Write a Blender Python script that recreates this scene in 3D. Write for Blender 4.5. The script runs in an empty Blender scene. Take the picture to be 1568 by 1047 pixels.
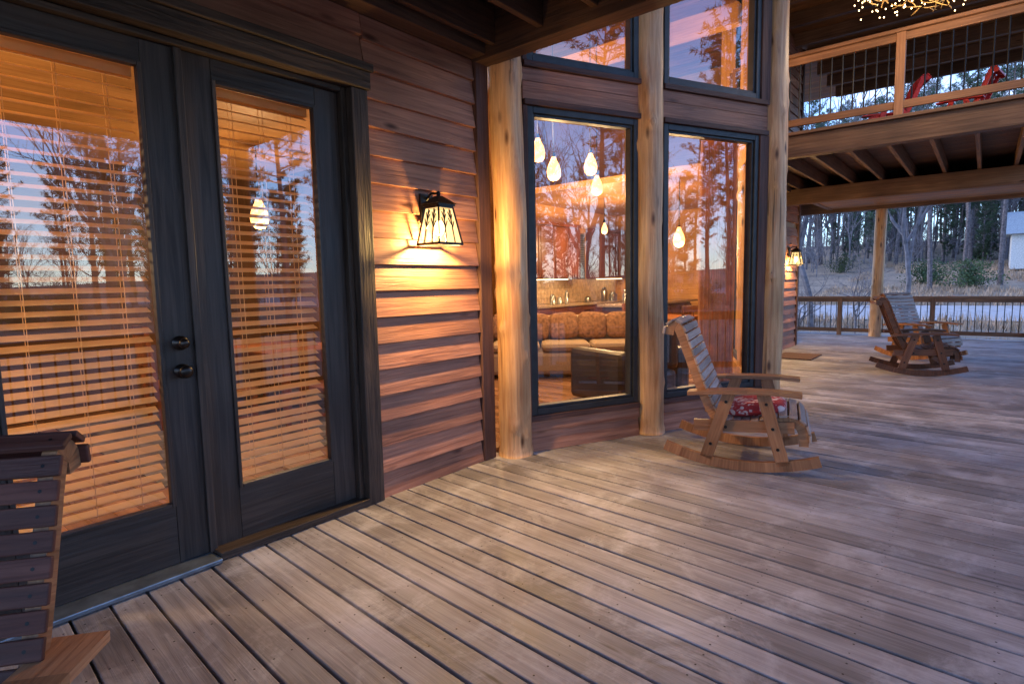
import bpy, math, random
from mathutils import Vector, Matrix, noise
random.seed(7)
R=random.random
def U(a,b): return a+(b-a)*R()
scene=bpy.context.scene
COL=scene.collection

# ------------------------------------------------------------------ materials
def nm(name):
    m=bpy.data.materials.new(name); m.use_nodes=True
    nt=m.node_tree; b=nt.nodes['Principled BSDF']; return m,nt,b
def N(nt,t,**k):
    n=nt.nodes.new(t)
    for a,v in k.items():
        if a in n.inputs: n.inputs[a].default_value=v
        else: setattr(n,a,v)
    return n
def ramp(nt,stops):
    r=nt.nodes.new('ShaderNodeValToRGB'); e=r.color_ramp.elements
    while len(e)<len(stops): e.new(0.5)
    for i,(p,c) in enumerate(stops):
        e[i].position=p; e[i].color=(c[0],c[1],c[2],1) if not isinstance(c,(int,float)) else (c,c,c,1)
    return r
def mixc(nt,fac,a,b,mode='MIX'):
    n=nt.nodes.new('ShaderNodeMix'); n.data_type='RGBA'; n.blend_type=mode
    for s,v in ((0,fac),(6,a),(7,b)):
        if hasattr(v,'links') or hasattr(v,'is_linked'): nt.links.new(v,n.inputs[s])
        else: n.inputs[s].default_value=v if s==0 else (v[0],v[1],v[2],1)
    return n.outputs[2]
def wood(name,c1,c2,knot=None,rough=.6,bump=.3,tint=.5,coord='UV',wear=None,wearc=(.3,.3,.3),gs=(1.6,38,1),ks=(1.6,6.,1),spec=.3,kth=.1,wsc=None,wth=(.5,.66),streak=None,wmax=.7):
    m,nt,b=nm(name); L=nt.links.new
    tc=N(nt,'ShaderNodeTexCoord')
    src=tc.outputs[coord]
    mp=N(nt,'ShaderNodeMapping'); L(src,mp.inputs[0]); mp.inputs['Scale'].default_value=gs
    n1=N(nt,'ShaderNodeTexNoise',Scale=1.0,Detail=4.,Roughness=.65,Distortion=.7); L(mp.outputs[0],n1.inputs[0])
    r1=ramp(nt,[(.28,c1),(.72,c2)]); L(n1.outputs[0],r1.inputs[0]); col=r1.outputs[0]
    n2=N(nt,'ShaderNodeTexNoise',Scale=1.3,Detail=2.); L(src,n2.inputs[0])
    r2=ramp(nt,[(.3,.62),(.7,1.25)]); L(n2.outputs[0],r2.inputs[0])
    col=mixc(nt,1.,col,r2.outputs[0],'MULTIPLY')
    at=N(nt,'ShaderNodeAttribute',attribute_name='tint')
    rt=ramp(nt,[(0.,1-tint*.5),(1.,1+tint*.5)]); L(at.outputs['Fac'],rt.inputs[0])
    col=mixc(nt,1.,col,rt.outputs[0],'MULTIPLY')
    hsrc=n1.outputs[0]
    if wear:
        n3=N(nt,'ShaderNodeTexNoise',Scale=wear,Detail=7.,Roughness=.72,Distortion=.4)
        if wsc:
            mw=N(nt,'ShaderNodeMapping'); L(tc.outputs['Object'],mw.inputs[0]); mw.inputs['Scale'].default_value=wsc; L(mw.outputs[0],n3.inputs[0])
        else: L(tc.outputs['Object'],n3.inputs[0])
        r3=ramp(nt,[(wth[0],0.),(wth[1],wmax)]); L(n3.outputs[0],r3.inputs[0])
        col=mixc(nt,r3.outputs[0],col,wearc)
        n4=N(nt,'ShaderNodeTexNoise',Scale=wear*.35,Detail=4.,Roughness=.6); L(tc.outputs['Object'],n4.inputs[0])
        r4=ramp(nt,[(.35,(.72,.67,.66)),(.62,(1.08,1.08,1.1))]); L(n4.outputs[0],r4.inputs[0])
        col=mixc(nt,1.,col,r4.outputs[0],'MULTIPLY')
    if streak:
        ms=N(nt,'ShaderNodeMapping'); L(src,ms.inputs[0]); ms.inputs['Scale'].default_value=streak
        n5=N(nt,'ShaderNodeTexNoise',Scale=1.,Detail=2.,Distortion=.3); L(ms.outputs[0],n5.inputs[0])
        r5=ramp(nt,[(.30,.4),(.35,1.)]); L(n5.outputs[0],r5.inputs[0])
        col=mixc(nt,1.,col,r5.outputs[0],'MULTIPLY')
    if knot:
        mk=N(nt,'ShaderNodeMapping'); L(src,mk.inputs[0]); mk.inputs['Scale'].default_value=ks
        v=N(nt,'ShaderNodeTexVoronoi',Scale=1.0); L(mk.outputs[0],v.inputs[0])
        rk=ramp(nt,[(kth*.35,1.),(kth,0.)]); L(v.outputs[0],rk.inputs[0])
        col=mixc(nt,rk.outputs[0],col,knot)
    L(col,b.inputs['Base Color'])
    rr=ramp(nt,[(.3,max(0,rough-.12)),(.7,min(1,rough+.12))]); L(n2.outputs[0],rr.inputs[0]); L(rr.outputs[0],b.inputs['Roughness'])
    b.inputs['Specular IOR Level'].default_value=spec
    bp=N(nt,'ShaderNodeBump',Strength=bump,Distance=.01); L(hsrc,bp.inputs['Height']); L(bp.outputs[0],b.inputs['Normal'])
    return m
def plain(name,c,rough=.6,metal=0.,nscale=12.,var=.25,bump=.1,spec=.4,trans=0.):
    m,nt,b=nm(name); L=nt.links.new
    tc=N(nt,'ShaderNodeTexCoord'); n=N(nt,'ShaderNodeTexNoise',Scale=nscale,Detail=3.); L(tc.outputs['Object'],n.inputs[0])
    r=ramp(nt,[(.3,[x*(1-var) for x in c]),(.7,[min(1,x*(1+var)) for x in c])]); L(n.outputs[0],r.inputs[0]); L(r.outputs[0],b.inputs['Base Color'])
    b.inputs['Roughness'].default_value=rough; b.inputs['Metallic'].default_value=metal
    b.inputs['Specular IOR Level'].default_value=spec
    if bump>0:
        bp=N(nt,'ShaderNodeBump',Strength=bump,Distance=.01); L(n.outputs[0],bp.inputs['Height']); L(bp.outputs[0],b.inputs['Normal'])
    if trans>0:
        o=nt.nodes['Material Output']; t=N(nt,'ShaderNodeBsdfTranslucent'); L(r.outputs[0],t.inputs[0]); mx=N(nt,'ShaderNodeMixShader'); mx.inputs[0].default_value=trans
        L(b.outputs[0],mx.inputs[1]); L(t.outputs[0],mx.inputs[2]); L(mx.outputs[0],o.inputs[0])
    return m
def emis(name,c,s):
    m,nt,b=nm(name); b.inputs['Base Color'].default_value=(*c,1); b.inputs['Emission Color'].default_value=(*c,1); b.inputs['Emission Strength'].default_value=s
    m.cycles.emission_sampling='NONE'; return m
def glass(name,refl=.2,tintc=(1,1,1)):
    m=bpy.data.materials.new(name); m.use_nodes=True; nt=m.node_tree; nt.nodes.clear(); L=nt.links.new
    o=N(nt,'ShaderNodeOutputMaterial'); mx=N(nt,'ShaderNodeMixShader'); t=N(nt,'ShaderNodeBsdfTransparent'); g=N(nt,'ShaderNodeBsdfGlossy',Roughness=.0)
    t.inputs[0].default_value=(*tintc,1)
    lw=N(nt,'ShaderNodeFresnel',IOR=1.5); ma=N(nt,'ShaderNodeMath',operation='MULTIPLY_ADD'); ma.inputs[1].default_value=1.5; ma.inputs[2].default_value=refl
    ma.use_clamp=True
    L(lw.outputs[0],ma.inputs[0]); L(ma.outputs[0],mx.inputs[0]); L(t.outputs[0],mx.inputs[1]); L(g.outputs[0],mx.inputs[2]); L(mx.outputs[0],o.inputs[0])
    tc=N(nt,'ShaderNodeTexCoord'); n=N(nt,'ShaderNodeTexNoise',Scale=1.5,Detail=1.); L(tc.outputs['Object'],n.inputs[0])
    bp=N(nt,'ShaderNodeBump',Strength=.02,Distance=.02); L(n.outputs[0],bp.inputs['Height']); L(bp.outputs[0],g.inputs['Normal'])
    return m
M_deck=wood('weathered_deck_wood',(.25,.228,.228),(.47,.445,.455),knot=(.11,.09,.085),rough=.58,bump=.45,tint=.38,wear=3.2,wearc=(.60,.59,.62),gs=(1.4,34,1),ks=(1.1,7,1),kth=.08,spec=.4)
M_siding=wood('red_brown_siding_wood',(.21,.083,.052),(.50,.225,.135),knot=(.08,.028,.016),rough=.55,bump=.6,tint=.4,ks=(1.6,5,1),kth=.13)
M_trim=wood('dark_rough_trim_wood',(.018,.013,.011),(.095,.06,.042),rough=.6,bump=.9,tint=.3,gs=(2,30,1))
M_trimr=wood('dark_red_trim_wood',(.05,.022,.018),(.15,.07,.05),rough=.6,bump=.6,tint=.3)
M_door=wood('dark_stained_door_wood',(.024,.016,.013),(.075,.052,.042),rough=.5,bump=.25,tint=.15,spec=.4)
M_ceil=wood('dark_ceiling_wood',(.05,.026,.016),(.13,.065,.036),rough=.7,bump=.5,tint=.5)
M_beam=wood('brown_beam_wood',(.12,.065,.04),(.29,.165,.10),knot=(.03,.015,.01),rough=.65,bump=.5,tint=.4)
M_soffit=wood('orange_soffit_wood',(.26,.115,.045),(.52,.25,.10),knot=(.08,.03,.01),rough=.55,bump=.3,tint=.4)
M_rail=wood('cedar_rail_wood',(.20,.095,.05),(.40,.20,.11),rough=.6,bump=.4,tint=.3)
M_log=wood('peeled_pine_log',(.44,.20,.08),(.84,.52,.26),knot=(.10,.035,.013),rough=.42,bump=.6,tint=.2,coord='Object',gs=(30,30,1.4),ks=(8.,8.,2.6),kth=.2,spec=.45,wear=1.,wearc=(.38,.16,.065),wsc=(9,9,1.6),wth=(.54,.66),streak=(34,34,.9),wmax=.5)
M_chair=wood('rocking_chair_wood',(.24,.10,.045),(.45,.22,.105),rough=.5,bump=.3,tint=.35,gs=(3,50,1))
M_slat=wood('rocking_chair_slat_wood',(.25,.175,.145),(.46,.345,.295),rough=.5,bump=.35,tint=.35,gs=(3,50,1))
M_slatd=wood('dark_chair_slat_wood',(.07,.022,.016),(.15,.055,.038),rough=.6,bump=.35,tint=.35,gs=(3,50,1))
M_chaird=wood('dark_chair_wood',(.085,.035,.02),(.19,.085,.045),rough=.5,bump=.3,tint=.35,gs=(3,50,1))
M_red=plain('red_paint',(.6,.03,.03),.5)
M_pine=wood('interior_pine_planks',(.40,.19,.065),(.60,.33,.13),knot=(.2,.08,.02),rough=.5,bump=.1,tint=.3)
M_ipw=wood('dimmed_interior_wall',(.06,.026,.010),(.12,.055,.02),rough=.5,bump=.1,tint=.3)  # wall colour darkened to stand in for a dim room behind the blinds
M_floor=wood('interior_wood_floor',(.18,.085,.04),(.30,.155,.08),rough=.3,bump=.05,tint=.5,spec=.5)
M_cab=wood('cherry_cabinet_wood',(.085,.024,.012),(.17,.052,.028),rough=.35,bump=.05,tint=.2,spec=.5)
M_furn=wood('dining_furniture_wood',(.14,.045,.018),(.28,.10,.04),rough=.4,bump=.05,tint=.2)
M_win=plain('dark_bronze_window_frame',(.030,.031,.033),.45,.1)
M_black=plain('black_metal',(.015,.014,.014),.42,.6)
M_bronze=plain('dark_bronze_metal',(.05,.04,.035),.3,.9)
M_alum=plain('grey_threshold_metal',(.25,.29,.33),.4,.7)
M_blind=plain('cream_blind_slats',(.85,.62,.34),.5,0,5,.08,0,trans=.4)
M_couch=plain('tan_sofa_fabric',(.30,.22,.15),.9,0,60,.15,.3)
M_pill=plain('brown_pillow_fabric',(.22,.11,.06),.9,0,25,.5,.3)
M_leather=plain('dark_leather',(.014,.009,.009),.4,0,30,.2,.2)
M_granite=plain('granite_counter',(.3,.22,.15),.25,0,60,.6,0)
M_tile=plain('tan_backsplash_tile',(.42,.30,.20),.4,0,14,.3,.1)
M_steel=plain('steel',(.3,.3,.3),.3,.9)
M_curt=plain('rust_curtain_fabric',(.46,.20,.09),.9,0,8,.3,0,trans=.4)
M_rug=plain('grey_patterned_rug',(.16,.15,.17),.95,0,9,.8,.2)
M_mat=plain('brown_doormat',(.16,.09,.06),.95,0,50,.4,.4)
M_glass=glass('window_glass',.105)
M_bulb=emis('warm_bulb',(1,.66,.30),25)
M_tiny=emis('tiny_warm_bulb',(1,.72,.38),8)
M_pend=emis('warm_pendant_glow',(1,.52,.17),3.4)
M_bark=plain('pine_bark',(.13,.11,.115),.9,0,6,.5,0)
M_bark2=plain('grey_branch_bark',(.18,.165,.18),.9,0,6,.4,0)
M_needle=plain('pine_needles',(.06,.10,.06),.7,0,.7,.5,0)
M_grass=plain('dry_grass',(.42,.30,.21),.9,0,.6,.35,0)
M_shrub=plain('evergreen_leaves',(.06,.10,.04),.7,0,1.5,.5,0)
M_gold=plain('antler_gold',(.55,.36,.14),.4,.3)
M_white=plain('white_siding',(.6,.6,.6),.7)
M_roofm=plain('grey_blue_roof',(.28,.33,.38),.6)
m,nt,b=nm('frosted_lantern_panes')
o_=nt.nodes['Material Output']; tt=N(nt,'ShaderNodeBsdfTransparent'); ee=N(nt,'ShaderNodeEmission',Strength=3.2); ee.inputs[0].default_value=(1,.62,.24,1); mx_=N(nt,'ShaderNodeMixShader'); mx_.inputs[0].default_value=.38
nt.links.new(tt.outputs[0],mx_.inputs[1]); nt.links.new(ee.outputs[0],mx_.inputs[2]); nt.links.new(mx_.outputs[0],o_.inputs[0]); M_frost=m; m.cycles.emission_sampling='NONE'
m,nt,b=nm('red_patterned_fabric'); tc=N(nt,'ShaderNodeTexCoord'); w=N(nt,'ShaderNodeTexNoise',Scale=14.,Detail=1.,Distortion=1.8); nt.links.new(tc.outputs['Object'],w.inputs[0])
r=ramp(nt,[(.54,(.42,.03,.03)),(.58,(.70,.50,.45))]); nt.links.new(w.outputs[0],r.inputs[0]); nt.links.new(r.outputs[0],b.inputs['Base Color']); b.inputs['Roughness'].default_value=.9; M_cush=m

# ------------------------------------------------------------------ mesh builder
class MB:
    def __init__(s): s.v=[]; s.f=[]; s.t=[]; s.uv=[]
    def poly(s,vs,faces,uvs=None,t=None):
        o=len(s.v); s.v+= [Vector(p) for p in vs]
        t=R() if t is None else t
        for i,f in enumerate(faces):
            s.f.append([o+k for k in f]); s.t.append(t)
            s.uv.append(uvs[i] if uvs else [(vs[k][0],vs[k][1]+vs[k][2]) for k in f])
    def hexa(s,P,t=None):
        P=[Vector(p) for p in P]
        faces=[(0,3,2,1),(4,5,6,7),(0,1,5,4),(1,2,6,5),(2,3,7,6),(3,0,4,7)]
        ax=[P[1]-P[0],P[3]-P[0],P[4]-P[0]]; ln=[a.length for a in ax]; k=ln.index(max(ln))
        la=ax[k].normalized(); oth=[ax[i] for i in range(3) if i!=k]
        ou,ov=U(0,50),U(0,50); uvs=[]
        for f in faces:
            q=[P[i] for i in f]; n=(q[1]-q[0]).cross(q[3]-q[0])
            if n.length>1e-9: n.normalize()
            if abs(n.dot(la))>.8: a=oth[0].normalized(); bb=n.cross(a)
            else: a=la; bb=n.cross(la)
            uvs.append([((p-P[0]).dot(a)+ou,(p-P[0]).dot(bb)+ov) for p in q])
        s.poly(P,faces,uvs,t)
    def box(s,lo,hi,M=None,t=None):
        x0,y0,z0=lo; x1,y1,z1=hi
        P=[Vector(p) for p in ((x0,y0,z0),(x1,y0,z0),(x1,y1,z0),(x0,y1,z0),(x0,y0,z1),(x1,y0,z1),(x1,y1,z1),(x0,y1,z1))]
        if M: P=[M@p for p in P]
        s.hexa(P,t)
    def beam(s,a,b,w,h,up=(0,0,1),t=None):
        a=Vector(a);b=Vector(b);d=(b-a); L=d.length; d.normalize(); up=Vector(up)
        y=up.cross(d)
        if y.length<1e-4: y=Vector((0,1,0)).cross(d)
        y.normalize(); z=d.cross(y)
        P=[]
        for zz in (-h/2,h/2):
            for (l,yy) in ((0,-w/2),(L,-w/2),(L,w/2),(0,w/2)):
                P.append(a+d*l+y*yy+z*zz)
        s.hexa(P,t)
    def tube(s,pts,rad,n=8,cap=True,t=None):
        pts=[Vector(p) for p in pts]; t=R() if t is None else t
        o=len(s.v)
        for i,p in enumerate(pts):
            d=(pts[min(i+1,len(pts)-1)]-pts[max(i-1,0)]).normalized()
            a=Vector((0,0,1)) if abs(d.z)<.9 else Vector((1,0,0))
            x=d.cross(a).normalized(); y=d.cross(x)
            r=rad[i] if isinstance(rad,(list,tuple)) else rad
            for k in range(n):
                an=2*math.pi*k/n; s.v.append(p+x*(r*math.cos(an))+y*(r*math.sin(an)))
        for i in range(len(pts)-1):
            for k in range(n):
                f=[o+i*n+k,o+i*n+(k+1)%n,o+(i+1)*n+(k+1)%n,o+(i+1)*n+k]
                s.f.append(f); s.t.append(t); s.uv.append([(i*.3,k*.1),(i*.3,k*.1+.1),(i*.3+.3,k*.1+.1),(i*.3+.3,k*.1)])
        if cap:
            for base in (0,(len(pts)-1)*n):
                f=[o+base+k for k in range(n)]
                s.f.append(f); s.t.append(t); s.uv.append([(0,0)]*n)
    def ribbon(s,pts,th,y0,y1,t=None):
        P=[Vector((p[0],0,p[1])) for p in pts]; t=R() if t is None else t
        off=[]
        for i,p in enumerate(P):
            d=(P[min(i+1,len(P)-1)]-P[max(i-1,0)]).normalized(); nrm=Vector((-d.z,0,d.x)); off.append(p-nrm*th)
        for i in range(len(P)-1):
            a,b,c,d=P[i],P[i+1],off[i+1],off[i]
            q=[Vector((d.x,y0,d.z)),Vector((c.x,y0,c.z)),Vector((c.x,y1,c.z)),Vector((d.x,y1,d.z)),Vector((a.x,y0,a.z)),Vector((b.x,y0,b.z)),Vector((b.x,y1,b.z)),Vector((a.x,y1,a.z))]
            s.hexa(q,t)
    def ellip(s,c,r,p=2.,n=16,M=None,t=None):
        t=R() if t is None else t; c=Vector(c); o=len(s.v)
        sg=lambda x,e: math.copysign(abs(x)**e,x); e=2./p
        for i in range(n+1):
            ph=-math.pi/2+math.pi*i/n
            for k in range(2*n):
                th=math.pi*k/n
                v=Vector((r[0]*sg(math.cos(ph),e)*sg(math.cos(th),e),r[1]*sg(math.cos(ph),e)*sg(math.sin(th),e),r[2]*sg(math.sin(ph),1.)))
                if M: v=M@v
                s.v.append(c+v)
        for i in range(n):
            for k in range(2*n):
                s.f.append([o+i*2*n+k,o+i*2*n+(k+1)%(2*n),o+(i+1)*2*n+(k+1)%(2*n),o+(i+1)*2*n+k]); s.t.append(t); s.uv.append([(0,0),(.1,0),(.1,.1),(0,.1)])
    def obj(s,name,mat,parent=None,bevel=0,smooth=False,M=None):
        me=bpy.data.meshes.new(name); vs=[tuple(M@v) if M else tuple(v) for v in s.v]
        me.from_pydata(vs,[],s.f); 
        a=me.attributes.new('tint','FLOAT','FACE'); a.data.foreach_set('value',s.t)
        uvl=me.uv_layers.new(name='UVMap'); flat=[]
        for u in s.uv:
            for q in u: flat+= [q[0],q[1]]
        uvl.data.foreach_set('uv',flat)
        me.materials.append(mat)
        if smooth: me.shade_smooth()
        me.update()
        ob=bpy.data.objects.new(name,me); COL.objects.link(ob)
        if parent: ob.parent=parent
        if bevel:
            bm=ob.modifiers.new('bev','BEVEL'); bm.width=bevel; bm.segments=2; bm.limit_method='ANGLE'; bm.angle_limit=math.radians(40)
        return ob
def empty(name,loc=(0,0,0),rz=0,parent=None):
    e=bpy.data.objects.new(name,None); COL.objects.link(e); e.location=loc; e.rotation_euler=(0,0,rz)
    e.empty_display_size=.2
    if parent: e.parent=parent
    return e
def frameM(o,s):
    s=Vector((s[0],s[1],0)).normalized(); i=Vector((-s.y,s.x,0))
    return Matrix(((s.x,i.x,0,o[0]),(s.y,i.y,0,o[1]),(0,0,1,0),(0,0,0,1)))
def light(name,loc,e,c=(1,.68,.38),r=.08,parent=None):
    l=bpy.data.lights.new(name,'POINT'); l.energy=e; l.color=c; l.shadow_soft_size=r
    o=bpy.data.objects.new(name,l); COL.objects.link(o); o.location=loc
    if parent: o.parent=parent
    return o

# ------------------------------------------------------------------ camera
CZ=1.35
r0=Vector((.772,.636,0)).normalized(); f0=Vector((-r0.y,r0.x,0)); zz=Vector((0,0,1))
p=math.radians(5.8); th=.020
fw=f0*math.cos(p)-zz*math.sin(p); up0=f0*math.sin(p)+zz*math.cos(p)
Rv=r0*math.cos(th)-up0*math.sin(th); Uv=r0*math.sin(th)+up0*math.cos(th)
cam=bpy.data.cameras.new('camera'); co=bpy.data.objects.new('camera',cam); COL.objects.link(co); scene.camera=co
B=-fw
co.matrix_world=Matrix(((Rv.x,Uv.x,B.x,0),(Rv.y,Uv.y,B.y,0),(Rv.z,Uv.z,B.z,CZ),(0,0,0,1)))
cam.sensor_width=36; cam.lens=20.2; cam.clip_end=3000; cam.clip_start=.05

# ------------------------------------------------------------------ deck
DX=1.0; DY=15.4
deck=empty('wooden_deck')
SK=math.radians(4); RM=Matrix.Rotation(-SK,4,'Z')
d=MB(); y=-3.6; ns=MB()
while True:
    w=.1385
    ye=y*math.cos(SK)-(DX)*math.sin(SK)
    if ye+w>DY: break
    xa=-3.4 if y<12.5 else -8.0
    dz=U(-.002,.002); tw=U(-.0012,.0012)
    xe=(DX-math.sin(SK)*y)/math.cos(SK)
    xs=(xa-math.sin(SK)*y)/math.cos(SK)
    g_=.0045+U(-.0012,.0015)
    y0=y+g_; y1=y+w-g_
    P=[(xs,y0,-.035+dz),(xe,y0,-.035+dz),(xe,y1,-.035+dz),(xs,y1,-.035+dz),(xs,y0,dz-tw),(xe,y0,dz-tw),(xe,y1,dz+tw),(xs,y1,dz+tw)]
    d.hexa([RM@Vector(q) for q in P])
    xx=-2.78
    while xx<DX-.1 and y<12.5:
        for f in (.25,.75):
            q=RM@Vector(((xx-math.sin(SK)*y)/math.cos(SK)+U(-.006,.006),y+w*f,dz+.0006)); n=6
            ns.poly([(q.x+.0042*math.cos(6.283*k/n),q.y+.0042*math.sin(6.283*k/n),q.z) for k in range(n)],[tuple(range(n))])
        xx+=.41
    y+=w+.003
d.obj('deck_boards',M_deck,deck,bevel=.004); ns.obj('nail_heads',M_bronze,deck)
d=MB()
d.box((DX-.04,-3.5,-.30),(DX,DY,-.04)); d.box((-8,DY-.04,-.30),(DX-.05,DY,-.04))
x=-3.2
while x<DX-.1: d.box((x,-3.4,-.25),(x+.04,DY-.06,-.04)); x+=.42
yy=-3
while yy<DY:
    d.box((DX-.3,yy,-1.2),(DX-.15,yy+.15,-.26)); yy+=2.6
d.box((-8,DY-.25,-1.2),(-7.8,DY-.1,-.3)); d.box((-1.9,DY-.25,-1.2),(-1.7,DY-.1,-.3))
d.obj('joists',M_beam,deck)

# ------------------------------------------------------------------ railings
def railing(parent,a,b,zb,h,post=1.9,name='rail',matr=M_rail):
    a=Vector(a);b=Vector(b); L=(b-a).length; dv=(b-a).normalized()
    w=MB(); k=MB()
    w.beam(a+zz*(zb+h),b+zz*(zb+h),.13,.038); w.beam(a+zz*(zb+h-.065),b+zz*(zb+h-.065),.04,.085)
    w.beam(a+zz*(zb+.12),b+zz*(zb+.12),.04,.085)
    n=max(1,round(L/post))
    for i in range(n+1):
        q=a+dv*(L*i/n); w.box((q.x-.045,q.y-.045,zb),(q.x+.045,q.y+.045,zb+h-.02))
    m=int(L/.115)
    for i in range(1,m):
        q=a+dv*(L*i/m); k.tube([q+zz*(zb+.15),q+zz*(zb+h-.1)],.0085,6)
    w.obj(name+'_wood',matr,parent,bevel=.004); k.obj(name+'_balusters',M_black,parent)
dr=empty('deck_railing')
railing(dr,(-7.9,DY-.1,0),(DX-.1,DY-.1,0),0,.88,name='end_rail',matr=M_beam)
railing(dr,(DX-.1,-3.4,0),(DX-.1,DY-.25,0),0,.88,name='side_rail',matr=M_rail)

# ------------------------------------------------------------------ logs
def log_post(name,x,y,r,z0,z1,parent=None,seed=0):
    b=MB(); n=36; m=int((z1-z0)/.04)
    rnd=random.Random(seed); knots=[(rnd.uniform(z0,z1),rnd.uniform(0,6.28),rnd.uniform(.008,.022)) for _ in range(int((z1-z0)*7))]
    for i in range(m+1):
        z=z0+(z1-z0)*i/m
        bx=.016*math.sin(z*1.1+seed); by=.016*math.cos(z*.8+seed*2)
        for k in range(n):
            a=2*math.pi*k/n
            rr=r*(1.04-.03*(z-z0)/(z1-z0)*2)+.012*noise.noise(Vector((math.cos(a)*1.5,math.sin(a)*1.5,z*1.3+seed*9)))
            rr+=.006*noise.noise(Vector((math.cos(a)*5,math.sin(a)*5,z*3+seed)))
            for kz,ka,kh in knots:
                dd=((z-kz)/.035)**2+((((a-ka+math.pi)%(2*math.pi))-math.pi)*r/.03)**2
                if dd<6: rr+=kh*math.exp(-dd)
            if z<z0+.06: rr*=1.07
            b.v.append(Vector((bx+rr*math.cos(a),by+rr*math.sin(a),z)))
    for i in range(m):
        for k in range(n):
            b.f.append([i*n+k,i*n+(k+1)%n,(i+1)*n+(k+1)%n,(i+1)*n+k]); b.t.append(.5); b.uv.append([(0,0)]*4)
    b.f.append(list(range(n))); b.t.append(.5); b.uv.append([(0,0)]*n)
    ob=b.obj(name,M_log,parent,smooth=True); ob.location=(x,y,0); ob.rotation_euler=(0,0,seed)
    return ob
house=empty('log_house')
PO=Vector((-2.84,3.44,0)); PT=Vector((.42,.907,0)).normalized()
def PP(s): return PO+PT*s
L1,L2,L3=PP(0),PP(1.34),PP(2.84)
A2=Vector((-2.28,7.37,0)); A3=Vector((-2.84,8.60,0))
for i,q in enumerate((L1,L2,L3,A2,A3)):
    log_post('log_column_%d'%i,q.x,q.y,.122 if i<2 else .115,0.002,5.75,house,i+1)
for i,(x,y) in enumerate(((-1.87,15.2),(.78,15.2),(-7.6,15.2),(.78,8.2),(.78,3.3),(.78,-3.2))):
    log_post('porch_post_%d'%i,x,y,.115,0.002,2.82 if i<3 else (5.3),house,i+11)

# ------------------------------------------------------------------ siding / walls
def siding(b,M,s0,s1,z0,z1,pitch=.165,out=0.):
    z=z0
    while z<z1-.01:
        zt=min(z+pitch,z1); fr=(zt-z)/pitch
        lens=[s0,s1]
        if s1-s0>2.2:
            lens=[s0,s0+U(.6,1.8)]
            while lens[-1]+1.6<s1: lens.append(lens[-1]+U(1.6,2.8))
            lens=[l for l in lens if l<s1-.2]+[s1]
        for a,c in zip(lens[:-1],lens[1:]):
            j=U(-.003,.003); j2=U(-.003,.003)
            P=[(a+.001,-.038-out+j,z+j2),(c-.001,-.038-out+j2,z-j2),(c-.001,0,z),(a+.001,0,z),(a+.001,-.038+.027*fr-out+j,zt),(c-.001,-.038+.027*fr-out+j,zt),(c-.001,0,zt),(a+.001,0,zt)]
            b.hexa([M@Vector(q) for q in P])
        z=zt
W=frameM((-2.95,0),(0,1))
PW=frameM((PO.x-.0,PO.y),(PT.x,PT.y))
sd=MB()
siding(sd,W,2.205,3.17,.0,2.95); siding(sd,W,-3.4,.09,.0,2.95); siding(sd,W,.095,2.2,2.655,2.95)
siding(sd,W,-3.4,3.17,3.3,5.7)
siding(sd,W,8.66,10.15,0,5.7); siding(sd,W,11.25,12.5,0,2.31); siding(sd,W,10.155,12.5,2.41,5.7)
EW=frameM((-2.95,12.6),(-1,0)); siding(sd,EW,.06,6,0,5.7)
siding(sd,PW,.12,1.22,.0,.25); siding(sd,PW,1.46,2.72,.0,.25)
sd.obj('siding',M_siding,house,bevel=.002)
band=MB()
for (a,b) in ((.12,1.22),(1.46,2.72)):
    band.box((a,-.03,2.735),(b,.0,2.865),PW); band.box((a,-.027,2.868),(b,.0,2.965),PW)
band.obj('window_band_boards',M_siding,house,bevel=.003)
wc=MB()
wc.box((-3.4,.003,0),(.2,.14,5.75),W); wc.box((2.12,.003,0),(3.3,.14,5.75),W); wc.box((.2,.003,2.52),(2.12,.14,5.75),W)
wc.box((8.6,.003,0),(10.25,.14,5.75),W); wc.box((11.15,.003,0),(12.597,.14,5.75),W); wc.box((10.25,.003,2.3),(11.15,.14,5.75),W)
for (a,b) in ((.0,1.34),(1.34,2.84)):
    wc.box((a+.02,.003,0),(b-.02,.10,.27),PW); wc.box((a+.02,.003,2.7),(b-.02,.10,3.0),PW); wc.box((a+.02,.003,5.3),(b-.02,.10,5.75),PW)
wc.box((.0,.003,.27),(.14,.10,5.3),PW); wc.box((1.2,.003,.27),(1.48,.10,5.3),PW); wc.box((2.62,.003,.27),(2.82,.10,5.3),PW)
for a,b in ((L3,A2),(A2,A3)):
    RW=frameM((a.x,a.y),(b-a)[:2]); LL=(b-a).length
    wc.box((.02,.003,0),(LL-.02,.1,.27),RW); wc.box((.02,.003,2.7),(LL-.02,.1,3.),RW); wc.box((.02,.003,5.3),(LL-.02,.1,5.75),RW)
wc.box((-9.1,12.46,0),(-3.09,12.595,5.75)); wc.box((-9.1,4.0,0),(-9.,12.46,5.75))
wc.box((-9.,3.9,2.85),(-3.1,4.0,5.7)); wc.box((-9.,-3.4,2.75),(-3.1,3.899,2.85))
wc.box((-7.05,8.2,0),(-6.93,12.45,2.9)); wc.box((-7.05,8.2,2.9),(-3.1,12.45,3.))
for yy in (5.0,6.4,7.8): wc.box((-8.9,yy,4.6),(-2.6,yy+.16,4.85))
wc.obj('interior_walls',M_pine,house)
wc=MB(); wc.box((-7.6,-3.39,0),(-7.5,3.9,2.748)); wc.box((-7.49,-3.49,0),(-3.09,-3.4,2.9)); wc.box((-7.49,3.9,0),(-5.2,4.0,2.748)); wc.obj('dining_room_walls',M_ipw,house)
fl=MB(); yy=-3.4
while yy<12.4:
    fl.box((-9,yy,-.02),(-3.0,yy+.118,.03)); yy+=.12
yy=3.6
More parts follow.
